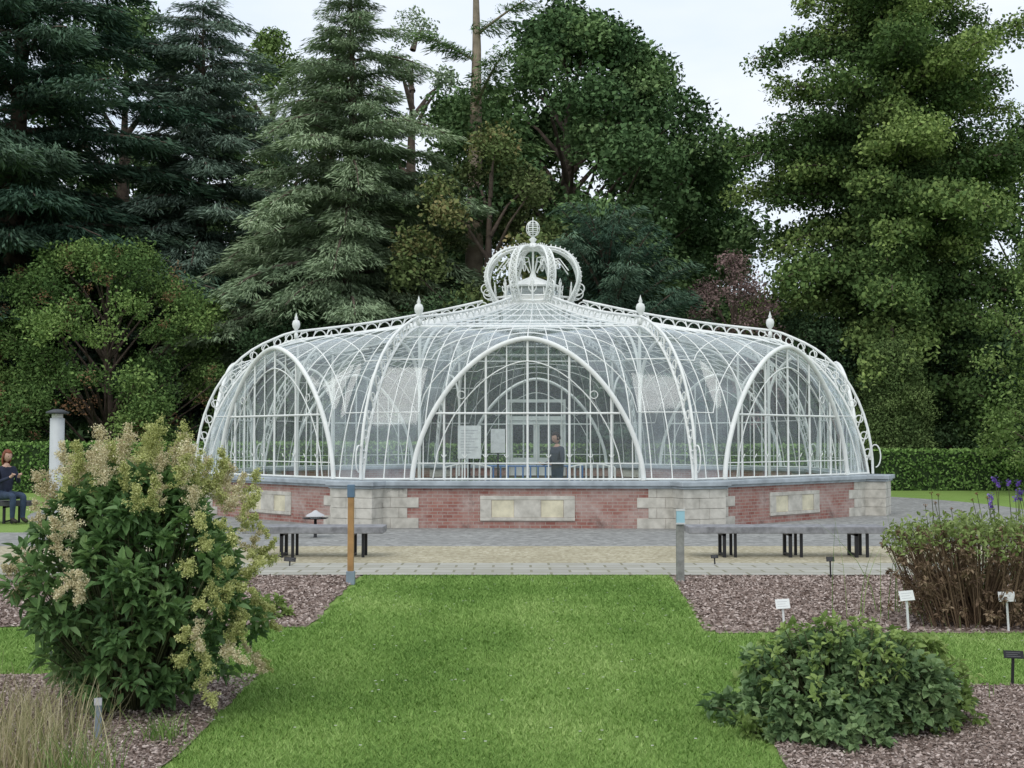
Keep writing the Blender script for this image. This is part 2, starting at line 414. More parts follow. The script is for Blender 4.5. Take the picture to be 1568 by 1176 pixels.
ochre=simple('pale_vent_panel',(.66,.61,.45),.8,.25,5)
for k in range(8):
    a=k*R(45)
    for nm,me in (('roof_glass',roof),('gable_glass',gab)):
        o=bpy.data.objects.new(nm,me); o.rotation_euler=(0,0,a); link(o,GH)
    for nm,dt in (('glazing_bars',dth),('mullions',dme),('arch_frame',dtk),('bay_ornament',dor)):
        wires(nm,None,0,None,GH,a,data=dt)
    b=a+R(22.5)
    wires('rib_chords',None,0,None,GH,b,data=drb); wires('rib_scrolls',None,0,None,GH,b,data=drt)
    f=lathe('rib_finial',finp,white,GH,(0,0,0),12); f.location=(6.2*math.sin(b),-6.2*math.cos(b),4.18)
    YO=-(A+.15)
    door=(k==4)
    segs=[(-3.2,3.2)] if not door else [(-3.2,-.95),(.95,3.2)]
    boxes('brick_wall',[(x0,x1,YO,YO+.33,0,.82) for x0,x1 in segs],brick,GH,a)
    boxes('wall_coping',[(x0,x1,YO-.10,YO+.4,.823,.915) for x0,x1 in segs],lead,GH,a,.015)
    boxes('coping_drip',[(x0,x1,YO-.05,YO+.03,.775,.8205) for x0,x1 in segs],lead,GH,a,.005)
    st=[]
    zc=[0,.20,.40,.60,.773]
    for sg in (-1,1):
        for c in range(4):
            xi_=2.12+(.22 if c%2 else 0); cut=2.62-(.12 if c%2 else -.05)
            for (u0,u1) in ((xi_,cut),(cut+.004,3.05)):
                x0,x1=(u0,u1) if sg>0 else (-u1,-u0)
                st.append((x0,x1,YO-.018,YO+.1,zc[c]+.003,zc[c+1]-.003))
    if not door:
        st+= [(-.92,.92,YO-.02,YO+.1,.555,.635),(-.92,.92,YO-.03,YO+.1,.15,.215),(-.92,-.70,YO-.02,YO+.1,.218,.552),(.70,.92,YO-.02,YO+.1,.218,.552),(-.26,.26,YO-.02,YO+.1,.218,.552)]
        boxes('vent_panels',[(-.695,-.265,YO-.006,YO+.1,.22,.55),(.265,.695,YO-.006,YO+.1,.22,.55)],ochre,GH,a)
    boxes('stone_quoins',st,stone,GH,a,.006)
    pb=[]
    for c in range(4):
        mcut=(.1 if c%2 else -.12)
        pb+=[(-.46,mcut,-8.88,-8.1,zc[c]+.003,zc[c+1]-.003),(mcut+.004,.46,-8.88,-8.1,zc[c]+.003,zc[c+1]-.003)]
    boxes('stone_pier',pb,stone,GH,b,.006)
    boxes('pier_coping',[(-.54,.54,-8.97,-8.0,.828,.921),(-.5,.5,-8.92,-8.1,.776,.8225)],lead,GH,b,.015)
    sx=.53 if k<4 else -.53
    wires('drainpipe',[[(sx,-8.45,0),(sx,-8.45,.77)]],.05,pipe,GH,b,2)
def octring(r,z,n=8): return [(r*math.sin(R(22.5)+i*math.pi*2/n),-r*math.cos(R(22.5)+i*math.pi*2/n),z) for i in range(n+1)]
lan=lathe('lantern_drum',[(1.02,5.08),(1.04,5.18),(.98,5.22),(.9,5.24),(.88,5.30),(.80,5.33),(.80,5.40)],white,GH,seg=8,smooth=False); lan.rotation_euler=(0,0,R(22.5))
lg=lathe('lantern_glass',[(.78,5.38),(.70,5.66)],roofglass,GH,seg=8,smooth=False); lg.rotation_euler=(0,0,R(22.5))
lr=lathe('lantern_roof',[(.78,5.66),(.80,5.70),(.55,5.80),(.25,5.92),(.1,5.98),(.06,6.1),(.0,6.12)],white,GH,seg=8,smooth=False); lr.rotation_euler=(0,0,R(22.5))
lw=[]
for i in range(16):
    a=i*math.pi/8; lw.append([(.79*math.cos(a),.79*math.sin(a),5.38),(.72*math.cos(a),.72*math.sin(a),5.68)])
wires('lantern_bars',lw,.018,white,GH)
def crownprof(u):
    P=[(1.02,5.28),(1.18,5.55),(1.29,5.85),(1.27,6.12),(1.12,6.42),(.86,6.63),(.54,6.73),(.25,6.74),(.10,6.84)]
    x=u*(len(P)-1); i=min(int(x),len(P)-2); f=x-i
    p0=P[max(i-1,0)];p1=P[i];p2=P[i+1];p3=P[min(i+2,len(P)-1)]
    return tuple(.5*((2*p1[j])+(-p0[j]+p2[j])*f+(2*p0[j]-5*p1[j]+4*p2[j]-p3[j])*f*f+(-p0[j]+3*p1[j]-3*p2[j]+p3[j])*f**3) for j in (0,1))
ca=[];cb_=[]
for k in range(8):
    th=R(22.5)+k*R(45); er=(math.sin(th),-math.cos(th)); et=(math.cos(th),math.sin(th))
    def P3(r,tn,z): return (er[0]*r+et[0]*tn,er[1]*r+et[1]*tn,z)
    U=[i/28 for i in range(29)]
    for sd in (-1,1): ca.append([P3(crownprof(u)[0],sd*.10*(1-.75*u**2),crownprof(u)[1]) for u in U])
    for i in range(1,20):
        u=i/21; r,z=crownprof(u); s=.06*(1-.75*u*u)
        r2,z2=crownprof(u+.02); L=math.hypot(r2-r,z2-z); dr,dz=(r2-r)/L,(z2-z)/L
        cb_.append([P3(r+dr*s*math.cos(q),s*math.sin(q),z+dz*s*math.cos(q)) for q in np.linspace(0,2*math.pi,9)])
        nr,nz=dz,-dr
        if nr*1+nz*.3<0 and u<.5: nr,nz=-nr,-nz
        if u>=.5 and nz<0: nr,nz=-nr,-nz
        cb_.append([P3(r,0,z),P3(r+.08*nr,0,z+.08*nz)])
    cb_.append([P3(1.30+.17*(1-.6*i/24)*math.cos(-2.6+i*.3),0,5.62+.17*(1-.6*i/24)*math.sin(-2.6+i*.3)) for i in range(25)])
    cb_.append([P3(1.02,0,5.28),P3(1.12,0,5.40),P3(1.32,0,5.45)])
    cb_.append([P3(1.08+.09*(1-.6*i/20)*math.cos(i*.35),0,5.33+.09*(1-.6*i/20)*math.sin(i*.35)) for i in range(21)])
    t2=th+R(22.5); e2=(math.sin(t2),-math.cos(t2)); f2=(math.cos(t2),math.sin(t2))
    def Q3(r,tn,z): return (e2[0]*r+f2[0]*tn,e2[1]*r+f2[1]*tn,z)
    ca.append([Q3(.95,0,5.25),Q3(1.0,0,5.75)])
    for sd in (-1,1): cb_.append([Q3(.97,0,5.45),Q3(.99,sd*.09,5.55),Q3(1.0,sd*.10,5.66),Q3(1.0,sd*.05,5.62)])
    cb_.append([Q3(1.0,0,5.62),Q3(1.0,.045,5.72),Q3(1.0,0,5.84),Q3(1.0,-.045,5.72),Q3(1.0,0,5.62)])
    cb_.append([P3(.62+.12*(1-.6*i/20)*math.cos(i*.4),0,6.30+.12*(1-.6*i/20)*math.sin(i*.4)) for i in range(21)])
    cb_.append([P3(.1,0,6.1),P3(.3,0,6.45),P3(.75,0,6.42),P3(1.0,0,6.1)])
ca.append(octring(1.02,5.27)); ca.append(octring(1.0,5.40))
ca.append([(0,0,6.0),(0,0,6.8)])
wires('crown_arches',ca,.028,white,GH,0,2); wires('crown_filigree',cb_,.016,white,GH,0,1)
lathe('crown_finial_stem',[(0,6.66),(.16,6.68),(.2,6.76),(.12,6.84),(.05,6.9),(.11,6.97),(.05,7.02),(.03,7.08)],white,GH,seg=14)
ob=[]
for i in range(8):
    a=i*math.pi/4; ob.append([(.17*math.sin(q)**.8*math.cos(a),.17*math.sin(q)**.8*math.sin(a),7.26-.2*math.cos(q)) for q in np.linspace(0,math.pi,12)])
for z,r in ((7.26,.17),(7.36,.145),(7.16,.145)): ob.append([(r*math.cos(q),r*math.sin(q),z) for q in np.linspace(0,2*math.pi,17)])
ob.append([(0,0,7.0),(0,0,7.56)]); 
wires('crown_finial_globe',ob,.013,white,GH)
# far entrance door
dm=simple('white_door_paint',(.80,.81,.79),.5,.08,4)
dl=[]
YD=-7.98
for sg in (-1,1):
    f=lambda a,b:(a,b) if sg>0 else (-b,-a)
    dl+=[(*f(.01,.10),YD,YD+.06,.05,2.35),(*f(.77,.86),YD,YD+.06,.05,2.35),(*f(.1,.77),YD,YD+.06,.05,1.15),(*f(.1,.77),YD,YD+.06,2.25,2.35),(*f(.40,.45),YD,YD+.06,1.15,2.25),(*f(.87,.95),YD-.04,YD+.08,0,2.95)]
dl+=[(-.95,.95,YD-.05,YD+.1,2.36,2.5),(-.95,.95,YD-.04,YD+.08,2.95,3.05),(-.3,-.26,YD,YD+.06,2.5,2.95),(.26,.3,YD,YD+.06,2.5,2.95)]
boxes('entrance_door',dl,dm,GH,R(180),.004)
# interior
lathe('interior_floor',[(0,.06),(7.7,.06),(7.7,.0)],simple('interior_floor_gravel',(.30,.28,.25),.9,.3,20),GH,seg=8)
lathe('pond_wall',[(3.5,.06),(3.5,.62),(3.55,.64),(3.55,.70),(3.2,.70),(3.2,.4)],simple('pond_wall_render',(.10,.075,.06),.8,.3,4),GH,seg=48)
wm=simple('pond_water',(.02,.035,.035),.08,.2,2,.6); lathe('pond_water',[(0,.55),(3.2,.55)],wm,GH,seg=48)
padm=simple('lily_pad_green',(.12,.24,.06),.5,.3,5)
for i in range(9):
    a=i*.7+.3; r=1.0+(i%3)*.8; q=.45+.1*(i%2)
    lathe('lily_pad',[(0,.565),(q*.97,.565),(q,.66)],padm,GH,(r*math.cos(a),r*math.sin(a),0),20)
bluem=simple('blue_paint',(.12,.24,.50),.5,.2,5)
rl=[[(3.75*math.cos(q),3.75*math.sin(q),z) for q in np.linspace(-1.85,-1.25,20)] for z in (1.12,.80)]
for i in range(14):
    q=-1.85+.6*i/13; rl.append([(3.75*math.cos(q),3.75*math.sin(q),.06),(3.75*math.cos(q),3.75*math.sin(q),1.12)])
wires('pond_railing',rl,.02,bluem,GH)
for sx in (-1,1):
    l=[]
    x0=sx*1.35
    for i in range(9): l.append([(x0-.5+i*.125,-5.2,.5),(x0-.5+i*.125,-5.05,1.12+.08*math.sin(i*math.pi/8))])
    l.append([(x0-.5+i*.125,-5.05,1.12+.08*math.sin(i*math.pi/8)) for i in range(9)])
    for i in range(5): l.append([(x0-.55,-5.6+i*.1,.5),(x0+.55,-5.6+i*.1,.5)])
    for xx in (-.55,.55):
        l.append([(x0+xx,-5.6,.06),(x0+xx,-5.6,.75),(x0+xx,-5.1,.8),(x0+xx,-5.1,.06)])
    wires('iron_seat',l,.02,white,GH)
cl_=[]
for k in range(8):
    b=R(22.5)+k*R(45); e=(math.sin(b),-math.cos(b)); r=6.15
    cl_.append([(e[0]*r,e[1]*r,.06),(e[0]*r,e[1]*r,4.12)])
    cl_.append([(e[0]*(r-1.2*(1-math.cos(u))),e[1]*(r-1.2*(1-math.cos(u))),2.9+1.35*math.sin(u)) for u in np.linspace(0,math.pi/2,10)])
    cl_.append([(e[0]*(r+.9*(1-math.cos(u))),e[1]*(r+.9*(1-math.cos(u))),2.6+1.15*math.sin(u)) for u in np.linspace(0,math.pi/2,10)])
wires('iron_columns',cl_,.035,white,GH,0,2)
paperm=simple('notice_paper',(.66,.67,.66),.6,.15,12)
boxes('notice_board',[(-1.38,-.92,-7.68,-7.65,1.35,2.0)],paperm,GH); boxes('notice_board',[(-.8,-.5,-6.2,-6.17,1.45,1.95)],paperm,GH)
tx=simple('notice_print',(.42,.42,.44),.7,.2,5)
boxes('notice_text',[(-1.32,-.98-.07*(i%3),-7.686,-7.681,1.90-.055*i,1.91-.055*i) for i in range(9)],tx,GH)
wires('notice_stand',[[(-.65,-6.15,.06),(-.65,-6.15,1.5)],[(-1.15,-7.63,.06),(-1.15,-7.63,1.4)]],.02,blackm,GH)

# ------------------------------------------------------------------ benches
def bench(x0,x1,y,nlegs,name='garden_bench',mat=greywood):
    E=empty(name,((x0+x1)/2,y,0)); L=(x1-x0)/2
    boxes('seat',[(-L,L,-.27+i*.185,-.10+i*.185,.36,.46) for i in range(3)],mat,E,0,.010)
    lg=[]
    for i in range(nlegs):
        x=-L+2*L*(i+.5)/nlegs+ .05
        lg+=[(x-.022,x+.022,-.22,-.16,.0,.355),(x-.022,x+.022,.16,.22,0,.355),(x-.022,x+.022,-.22,.22,.32,.3585),(x-.022,x+.022,-.16,.16,.03,.06)]
        x+=.16; lg+=[(x-.02,x+.02,-.20,-.16,.0,.355),(x-.02,x+.02,.16,.20,0,.355)]
    boxes('leg_frames',lg,blackm,E,0,.003); return E
bench(2.55,5.42,17.8,3); bench(-3.9,-1.86,17.8,2)

E=empty('wooden_marker_post',(-1.91,14.4,0)); ow=simple('varnished_wood',(.42,.24,.10),.6,.25,7); bl=simple('blue_grey_metal',(.12,.19,.27),.5,.2,5)
boxes('post',[(-.035,.035,-.035,.035,.16,1.03)],ow,E,0,.005); boxes('metal_shoe',[(-.05,.05,-.045,.045,0,.16)],simple('galvanised',(.25,.31,.36),.5,.2,5),E,0,.006)
boxes('metal_cap',[(-.042,.042,-.042,.042,1.03,1.18)],bl,E,0,.006)
E=empty('wooden_marker_post',(2.02,14.6,0))
boxes('post',[(-.045,.045,-.04,.04,0,.86)],simple('grey_post_wood',(.27,.27,.25),.8,.35,12),E,0,.006)
boxes('label_plate',[(-.05,.05,-.06,-.043,.70,.88)],simple('pale_blue_label',(.35,.58,.66),.4,.1,4),E,0,.003)
boxes('label_frame',[(-.055,.055,-.064,-.0605,.70,.72),(-.055,.055,-.064,-.0605,.86,.885)],paperm,E)
wl=simple('white_label_plastic',(.78,.79,.77),.4,.05,4)
lt=simple('grey_lettering',(.50,.50,.51),.7,.1,5)
def label(x,y,h,w_,hh,m,name='plant_label',rot=0,tl=-.35):
    E=empty(name,(x,y,0),rot); E.rotation_euler=(0,random.uniform(-.08,.08),rot)
    boxes('stake',[(-.009,.009,-.006,.006,-.03,h)],wl if m is wl else blackm,E)
    p=boxes('plate',[(-w_/2,w_/2,-.012,-.007,-hh/2,hh/2)],m,E,0,.002); p.location=(0,0,h); p.rotation_euler=(tl,0,0)
    t=boxes('lettering',[(-w_*.38,w_*(.33-.14*(i%2)),-.0135,-.0125,hh*.22-i*hh*.24,hh*.25-i*hh*.24) for i in range(3)],lt if m is wl else simple('silver_lettering',(.25,.25,.25),.5,.1,5),E); t.location=(0,0,h); t.rotation_euler=(tl,0,0)
label(2.5,11.2,.20,.13,.09,wl); label(3.53,10.85,.32,.14,.09,wl,rot=.2); label(4.42,10.85,.31,.14,.09,wl,rot=-.2); label(3.46,8.45,.22,.14,.055,blackm)
label(3.93,15.0,.24,.10,.06,blackm); label(2.77,16.6,.12,.1,.05,blackm); label(-3.0,16.4,.1,.16,.06,blackm)
E=empty('metal_stake',(-2.35,6.95,0)); boxes('stake',[(-.018,.018,-.01,.01,-.05,.24)],simple('galvanised_stake',(.22,.26,.29),.5,.2,8),E,0,.003)
boxes('fold',[(-.022,.022,-.013,-.0105,.20,.24)],lt,E)
E=empty('garden_lamp',(-3.45,21.3,0)); E.scale=(1,1,.9)
lathe('stem',[(0.05,0),(.03,.02),(.025,.36),(0,.36)],blackm,E,seg=10); lathe('dish',[(0,.36),(.2,.37),(.23,.39),(.19,.385),(0,.37)],blackm,E,seg=20)
lathe('shade',[(.17,.42),(.15,.45),(.06,.50),(.03,.53),(0,.54)],lt,E,seg=20); lathe('lens',[(.09,.38),(.1,.43),(0,.44)],paperm,E,seg=12)
E=empty('bollard_lamp',(-10.15,27,0))
lathe('column',[(.17,0),(.155,.03),(.155,2.2),(.12,2.21)],simple('light_grey_paint',(.48,.50,.50),.5,.1,3),E,seg=24)
lathe('light_band',[(.12,2.2),(.12,2.3)],simple('lamp_diffuser',(.6,.6,.55),.4,.1,3),E,seg=20); lathe('cap',[(.0,2.30),(.24,2.30),(.25,2.34),(.10,2.40),(0,2.41)],simple('dark_cap',(.06,.065,.07),.5,.2,3),E,seg=24)

# ------------------------------------------------------------------ people
skin=simple('skin',(.52,.33,.25),.5,.08,9)
def person(name,loc,rz,J,Eg,lab,mats,headc,hairm,longhair,scale=1):
    E=empty(name,loc,rz); E.scale=(scale,)*3
    keys=list(J); me=bpy.data.meshes.new('body')
    me.from_pydata([J[k][:3] for k in keys],[(keys.index(a),keys.index(b)) for a,b in Eg],[])
    o=bpy.data.objects.new('body_rig',me); link(o)
    m=o.modifiers.new('s','SKIN'); m.use_smooth_shade=True
    sv=me.skin_vertices[0].data
    for i,k in enumerate(keys): sv[i].radius=(J[k][3],)*2; sv[i].use_root=(k=='pelvis')
    o.modifiers.new('ss','SUBSURF').levels=2; o.modifiers['ss'].render_levels=2
    dg=bpy.context.evaluated_depsgraph_get(); nm=bpy.data.meshes.new_from_object(o.evaluated_get(dg)); bpy.data.objects.remove(o)
    nm.materials.clear()
    for mm in mats: nm.materials.append(mm)
    segs=[(np.array(J[a][:3]),np.array(J[b][:3]),lab.get(b,0)) for a,b in Eg]
    for p in nm.polygons:
        c=np.array(p.center); best=1e9;bi=0
        for a,b,l in segs:
            d=b-a; t=np.clip(np.dot(c-a,d)/(np.dot(d,d)+1e-9),0,1); q=np.linalg.norm(c-a-t*d)
            if q<best: best=q;bi=l
        p.material_index=bi; p.use_smooth=True
    link(bpy.data.objects.new('body',nm),E)
    bm=bmesh.new(); bmesh.ops.create_uvsphere(bm,u_segments=24,v_segments=18,radius=.115)
    for v in bm.verts:
        c=v.co; c.x*=.66; c.y*=.82
        if c.z<0: c.x*=1+c.z*2.2; c.y=c.y*(1+c.z*1.2)-.0
        if c.y<0:
            nz=math.exp(-((c.x/.014)**2)-(((c.z+.018)/.024)**2)); c.y-=.022*nz
            for sx in (-.03,.03): c.y+=.010*math.exp(-(((c.x-sx)/.015)**2)-(((c.z-.008)/.013)**2))
            c.y-=.006*math.exp(-((c.x/.024)**2)-(((c.z+.056)/.010)**2))
    hm=bpy.data.meshes.new('head'); bm.to_mesh(hm); bm.free(); hm.materials.append(skin)
    for p in hm.polygons: p.use_smooth=True
    h=link(bpy.data.objects.new('head',hm),E); h.location=headc; h.rotation_euler=(.25,0,0)
    for sx in (-1,1):
        lathe('eye',[(0,-.007),(.007,0),(0,.007)],blackm,h,(sx*.029,-.083,.008),8)
        lathe('ear',[(0,-.03),(.012,-.01),(.014,.012),(0,.03)],skin,h,(sx*.078,.005,-.005),8)
    boxes('mouth',[(-.02,.02,-.0915,-.085,-.060,-.054)],simple('lips',(.35,.14,.12),.5,.1,5),h)
    bm=bmesh.new(); bmesh.ops.create_uvsphere(bm,u_segments=24,v_segments=16,radius=.127)
    dele=[v for v in bm.verts if (v.co.y<-.045 and v.co.z<.055) or (v.co.z<(-.10 if longhair else -.055))]
    bmesh.ops.delete(bm,geom=dele,context='VERTS')
    for v in bm.verts:
        c=v.co; c.x*=.70; c.y*=.86; 
        if longhair and c.z<0 : c.z*=2.1; c.y+=.01; c.x*=1.1
        c+=Vector((random.uniform(-1,1),random.uniform(-1,1),random.uniform(-1,1)))*.004
    hm=bpy.data.meshes.new('hair'); bm.to_mesh(hm); bm.free(); hm.materials.append(hairm)
    for p in hm.polygons: p.use_smooth=True
    hh=link(bpy.data.objects.new('hair',hm),h); hh.location=(0,.008,.006)
    mo=hh.modifiers.new('so','SOLIDIFY'); mo.thickness=.012
    return E
def figure(seated):
    J={};Eg=[];lab={}
    if seated:
        J.update(pelvis=(0,0,.56,.15),waist=(0,-.01,.74,.125),chest=(0,-.03,.96,.145),nb=(0,-.03,1.10,.075),neck=(0,-.05,1.19,.052))
        arms={'sh':(.17,-.03,1.06,.062),'el':(.23,-.10,.80,.046),'wr':(.09,-.32,.90,.03),'pm':(.065,-.37,.95,.026)}
        legs={'hp':(.09,-.03,.54,.095),'kn':(.11,-.46,.55,.07),'an':(.11,-.44,.10,.045),'to':(.11,-.60,.05,.038)}
    else:
        J.update(pelvis=(0,0,.95,.145),waist=(0,0,1.1,.125),chest=(0,0,1.32,.15),nb=(0,0,1.46,.075),neck=(0,-.02,1.54,.052))
        arms={'sh':(.185,0,1.42,.065),'el':(.25,-.02,1.13,.046),'wr':(.16,-.26,1.08,.03),'pm':(.14,-.33,1.10,.027)}
        legs={'hp':(.09,0,.9,.095),'kn':(.11,-.02,.50,.068),'an':(.11,.02,.09,.045),'to':(.12,-.15,.045,.038)}
    Eg+=[('pelvis','waist'),('waist','chest'),('chest','nb'),('nb','neck')]; lab.update(waist=1,chest=1,nb=1,neck=0)
    for sx,nm in ((-1,'L'),(1,'R')):
        for k,v in list(arms.items())+list(legs.items()): J[k+nm]=(v[0]*sx,v[1],v[2],v[3])
        Eg+=[('chest','sh'+nm),('sh'+nm,'el'+nm),('el'+nm,'wr'+nm),('wr'+nm,'pm'+nm),('pelvis','hp'+nm),('hp'+nm,'kn'+nm),('kn'+nm,'an'+nm),('an'+nm,'to'+nm)]
        lab.update({'sh'+nm:1,'el'+nm:1,'wr'+nm:1,'pm'+nm:0,'hp'+nm:2,'kn'+nm:2,'an'+nm:2,'to'+nm:3})
        p=J['pm'+nm]
        for f in range(5):
            off=(-.025+.0165*f) if f<4 else -.035
            ln=(.075,.085,.08,.062,.05)[f]
            a=(p[0]+off*sx*-1,p[1]-ln*.5,p[2]+.012+(0 if f<4 else .02),.0088); b=(a[0]*.95+p[0]*.05,p[1]-ln*.85,p[2]+.0-(.0 if f<4 else -.02),.0075)
            J[f'f{f}a'+nm]=a; J[f'f{f}b'+nm]=b; Eg+=[('pm'+nm,f'f{f}a'+nm),(f'f{f}a'+nm,f'f{f}b'+nm)]; lab.update({f'f{f}a'+nm:0,f'f{f}b'+nm:0})
    return J,Eg,lab
J,Eg,lab=figure(True)
navy=simple('dark_navy_cloth',(.03,.035,.06),.9,.3,8); jeans=simple('dark_jeans',(.04,.06,.10),.9,.3,8); shoe=simple('dark_shoes',(.03,.025,.02),.6,.2,5)
person('seated_woman',(-10.46,25.0,0),R(55),J,Eg,lab,[skin,navy,jeans,shoe],(0,-.075,1.31),simple('auburn_hair',(.20,.06,.03),.6,.4,20),True,1.06)
bench(-12.2,-9.9,25.1,2,'garden_bench',simple('dark_bench_wood',(.07,.07,.075),.7,.3,8))
J,Eg,lab=figure(False)
person('standing_man',(1.02,27.2,.06),R(-60),J,Eg,lab,[skin,simple('slate_jacket',(.06,.07,.09),.9,.3,8),jeans,shoe],(0,-.04,1.655),simple('dark_hair',(.03,.02,.015),.6,.3,20),False,1.03)

# ------------------------------------------------------------------ TREES
bark=simple('bark',(.12,.09,.07),.95,.45,4,bstr=.6); palebark=simple('pale_pine_bark',(.34,.27,.20),.9,.4,3,bstr=.6)
BALL=[tmpl(80,.29,.62,upbias=.6) for _ in range(6)]
BALLS=[tmpl(64,.26,.55,upbias=.6) for _ in range(6)]
SPR=[tmpl(64,.50,.16,'spray',flat=.28) for _ in range(6)]
def finish_fol(name,pos,sc,az,tint,T,mat,E,jit=.10):
    V,t=assemble(pos,sc,az,tint,T,jit); return qmesh(name,V,4,t,mat,E)
def broadleaf(name,x,y,H,Rr,mat,cb=1.5,nb=60,br=.28,cs=.75,prof=None,T=None,trunk=True,dens=1.0,flat=.75,bk=None):
    E=empty(name,(x,y,0)); T=T or BALL
    prof=prof or (lambda v: math.sin(math.pi*(.12+.88*v)**.85)**.6 if v<1 else 0)
    P=[];Tn=[];limbs=[]
    for i in range(nb):
        v=(i+.5)/nb; v=min(.98,v+random.uniform(-.04,.04)); v=max(.01,v)
        rr=Rr*prof(v); az=i*2.399+random.uniform(-.5,.5); b=Rr*br*random.uniform(.6,1.3)*(1-.35*v)
        d=max(0,rr-b*.7)*random.uniform(.72,1.12)
        if math.sin(az)*d>Rr*.5: continue
        c=np.array([d*math.cos(az),d*math.sin(az),cb+(H-cb-b*.6)*v])
        n=int(4*math.pi*b*b/(cs*cs)*.85*dens)+3
        dr=rdir(n); keep=(dr[:,2]>-.45)&((dr[:,0]*math.cos(az)+dr[:,1]*math.sin(az)>-.5)|(dr[:,2]>.2)); dr=dr[keep]
        q=b*rng.uniform(.62,1.1,(len(dr),1)); p=c+dr*q*np.array([1,1,flat])
        P.append(p); Tn.append(np.full(len(p),.46+random.uniform(-.28,.26))+rng.normal(size=len(p))*.09)
        if trunk and random.random()<.6:
            z0=max(cb*.6,c[2]-d*.7-1); limbs.append(([(0,0,z0),tuple(c*np.array([.5,.5,0])+np.array([0,0,(z0+c[2])/2+.3])),tuple(c)],[.014*H*.5,.007*H*.5,.03]))
    P=np.concatenate(P);Tn=np.concatenate(Tn)
    finish_fol('crown_foliage',P,cs*rng.uniform(.65,1.25,len(P)),rng.uniform(0,6.28,len(P)),Tn,T,mat,E)
    if trunk:
        tr=.02*H; tubes('trunk',[([(0,0,-.1),(.1,0,H*.3),(-.1,.1,H*.6),(0,0,H*.88)],[tr*1.3,tr,tr*.6,.04])]+limbs,bk or bark,E,8)
    return E
def conifer(name,x,y,H,Rr,mat,cb=2,nbr=90,droop=.35,up=.15,cs=.8,shape=.8,irr=.25,T=None,step=.75,bk=None,top=.25,profile=None):
    E=empty(name,(x,y,0)); T=T or SPR; P=[];A_=[];Tn=[];L_=[];SC=[]
    for i in range(nbr):
        v=(i+.5)/nbr; h=cb+(H-cb)*v; az=i*2.399+random.uniform(-.4,.4)
        L=Rr*(profile(v) if profile else ((1-v)**shape+top*.3))*random.uniform(1-irr,1+irr*.6)
        if math.sin(az)*L>Rr*.6: continue
        bt=.5+random.uniform(-.26,.26); pts=[]
        dr=droop*random.uniform(.7,1.4); uu=up*(1 + 2.2*v)
        for q in np.linspace(0,1,6):
            pts.append((q*L*math.cos(az),q*L*math.sin(az),h+uu*L*q-dr*L*q*q))
        L_.append((pts,[max(.02,.02*L*(1-q)+.01) for q in np.linspace(0,1,6)]))
        m=max(3,int(L/(step*cs*.62)))
        for j in range(m):
            q=.18+.84*(j+.5)/m; wdt=.30*L*(1-.6*q)*1.0
            k=max(1,int(wdt/cs*1.6))+1
            for _ in range(k):
                o=random.uniform(-1,1)*wdt; qq=q+random.uniform(-.04,.04)-abs(o)/L*.15
                z=h+uu*L*qq-dr*L*qq*qq-abs(o)*.28+random.uniform(-.12,.12)
                P.append((qq*L*math.cos(az)-o*math.sin(az),qq*L*math.sin(az)+o*math.cos(az),z)); A_.append(az+random.uniform(-.5,.5)+(.6*o/(wdt+.01)))
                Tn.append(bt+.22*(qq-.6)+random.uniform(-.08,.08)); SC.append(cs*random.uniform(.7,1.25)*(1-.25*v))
    P=np.array(P)
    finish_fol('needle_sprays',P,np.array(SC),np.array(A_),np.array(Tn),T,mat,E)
    tr=.016*H; tubes('trunk',[([(0,0,-.1),(0,0,H*.4),(.1,0,H*.75),(0,0,H)],[tr*1.4,tr,tr*.5,.02])]+L_,bk or bark,E,6)
    return E
D=0
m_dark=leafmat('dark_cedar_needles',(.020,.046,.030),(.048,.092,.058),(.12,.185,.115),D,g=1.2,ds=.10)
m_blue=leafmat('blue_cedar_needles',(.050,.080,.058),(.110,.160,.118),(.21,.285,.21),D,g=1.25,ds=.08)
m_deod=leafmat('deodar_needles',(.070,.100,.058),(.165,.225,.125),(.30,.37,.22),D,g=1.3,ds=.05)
m_broad=leafmat('beech_leaves',(.028,.062,.022),(.070,.132,.042),(.16,.25,.075),D,g=1.4,ds=.17)
m_ygr=leafmat('yellow_green_leaves',(.06,.11,.025),(.15,.24,.05),(.30,.40,.10),D,g=1.05,ds=.16)
m_right=leafmat('redwood_leaves',(.026,.054,.018),(.078,.135,.035),(.24,.32,.075),D,g=1.2,ds=.12)
m_brown=leafmat('autumn_leaves',(.055,.065,.025),(.11,.155,.045),(.27,.19,.08),D,g=1.3,ds=.12)
m_copper=leafmat('copper_leaves',(.07,.045,.045),(.15,.105,.095),(.34,.23,.22),D,g=1.2)
m_rhod=leafmat('rhododendron_leaves',(.032,.066,.018),(.092,.16,.040),(.23,.33,.08),D,g=1.2,ds=.10)
m_rhodr=leafmat('rhododendron_seedheads',(.11,.06,.035),(.18,.10,.055),(.25,.16,.09),D)
m_shade=leafmat('dark_shrub_leaves',(.018,.038,.018),(.042,.078,.032),(.09,.15,.06),D,g=1.2,ds=.12)
m_hedge=leafmat('hedge_leaves',(.05,.10,.025),(.11,.20,.042),(.19,.31,.075),D,g=1.3,ds=.1)
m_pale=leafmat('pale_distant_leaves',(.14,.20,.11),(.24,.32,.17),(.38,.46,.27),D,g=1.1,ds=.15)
m_yew=leafmat('yew_cone_leaves',(.04,.07,.022),(.10,.15,.045),(.19,.26,.08),D,g=1.25,ds=.10)

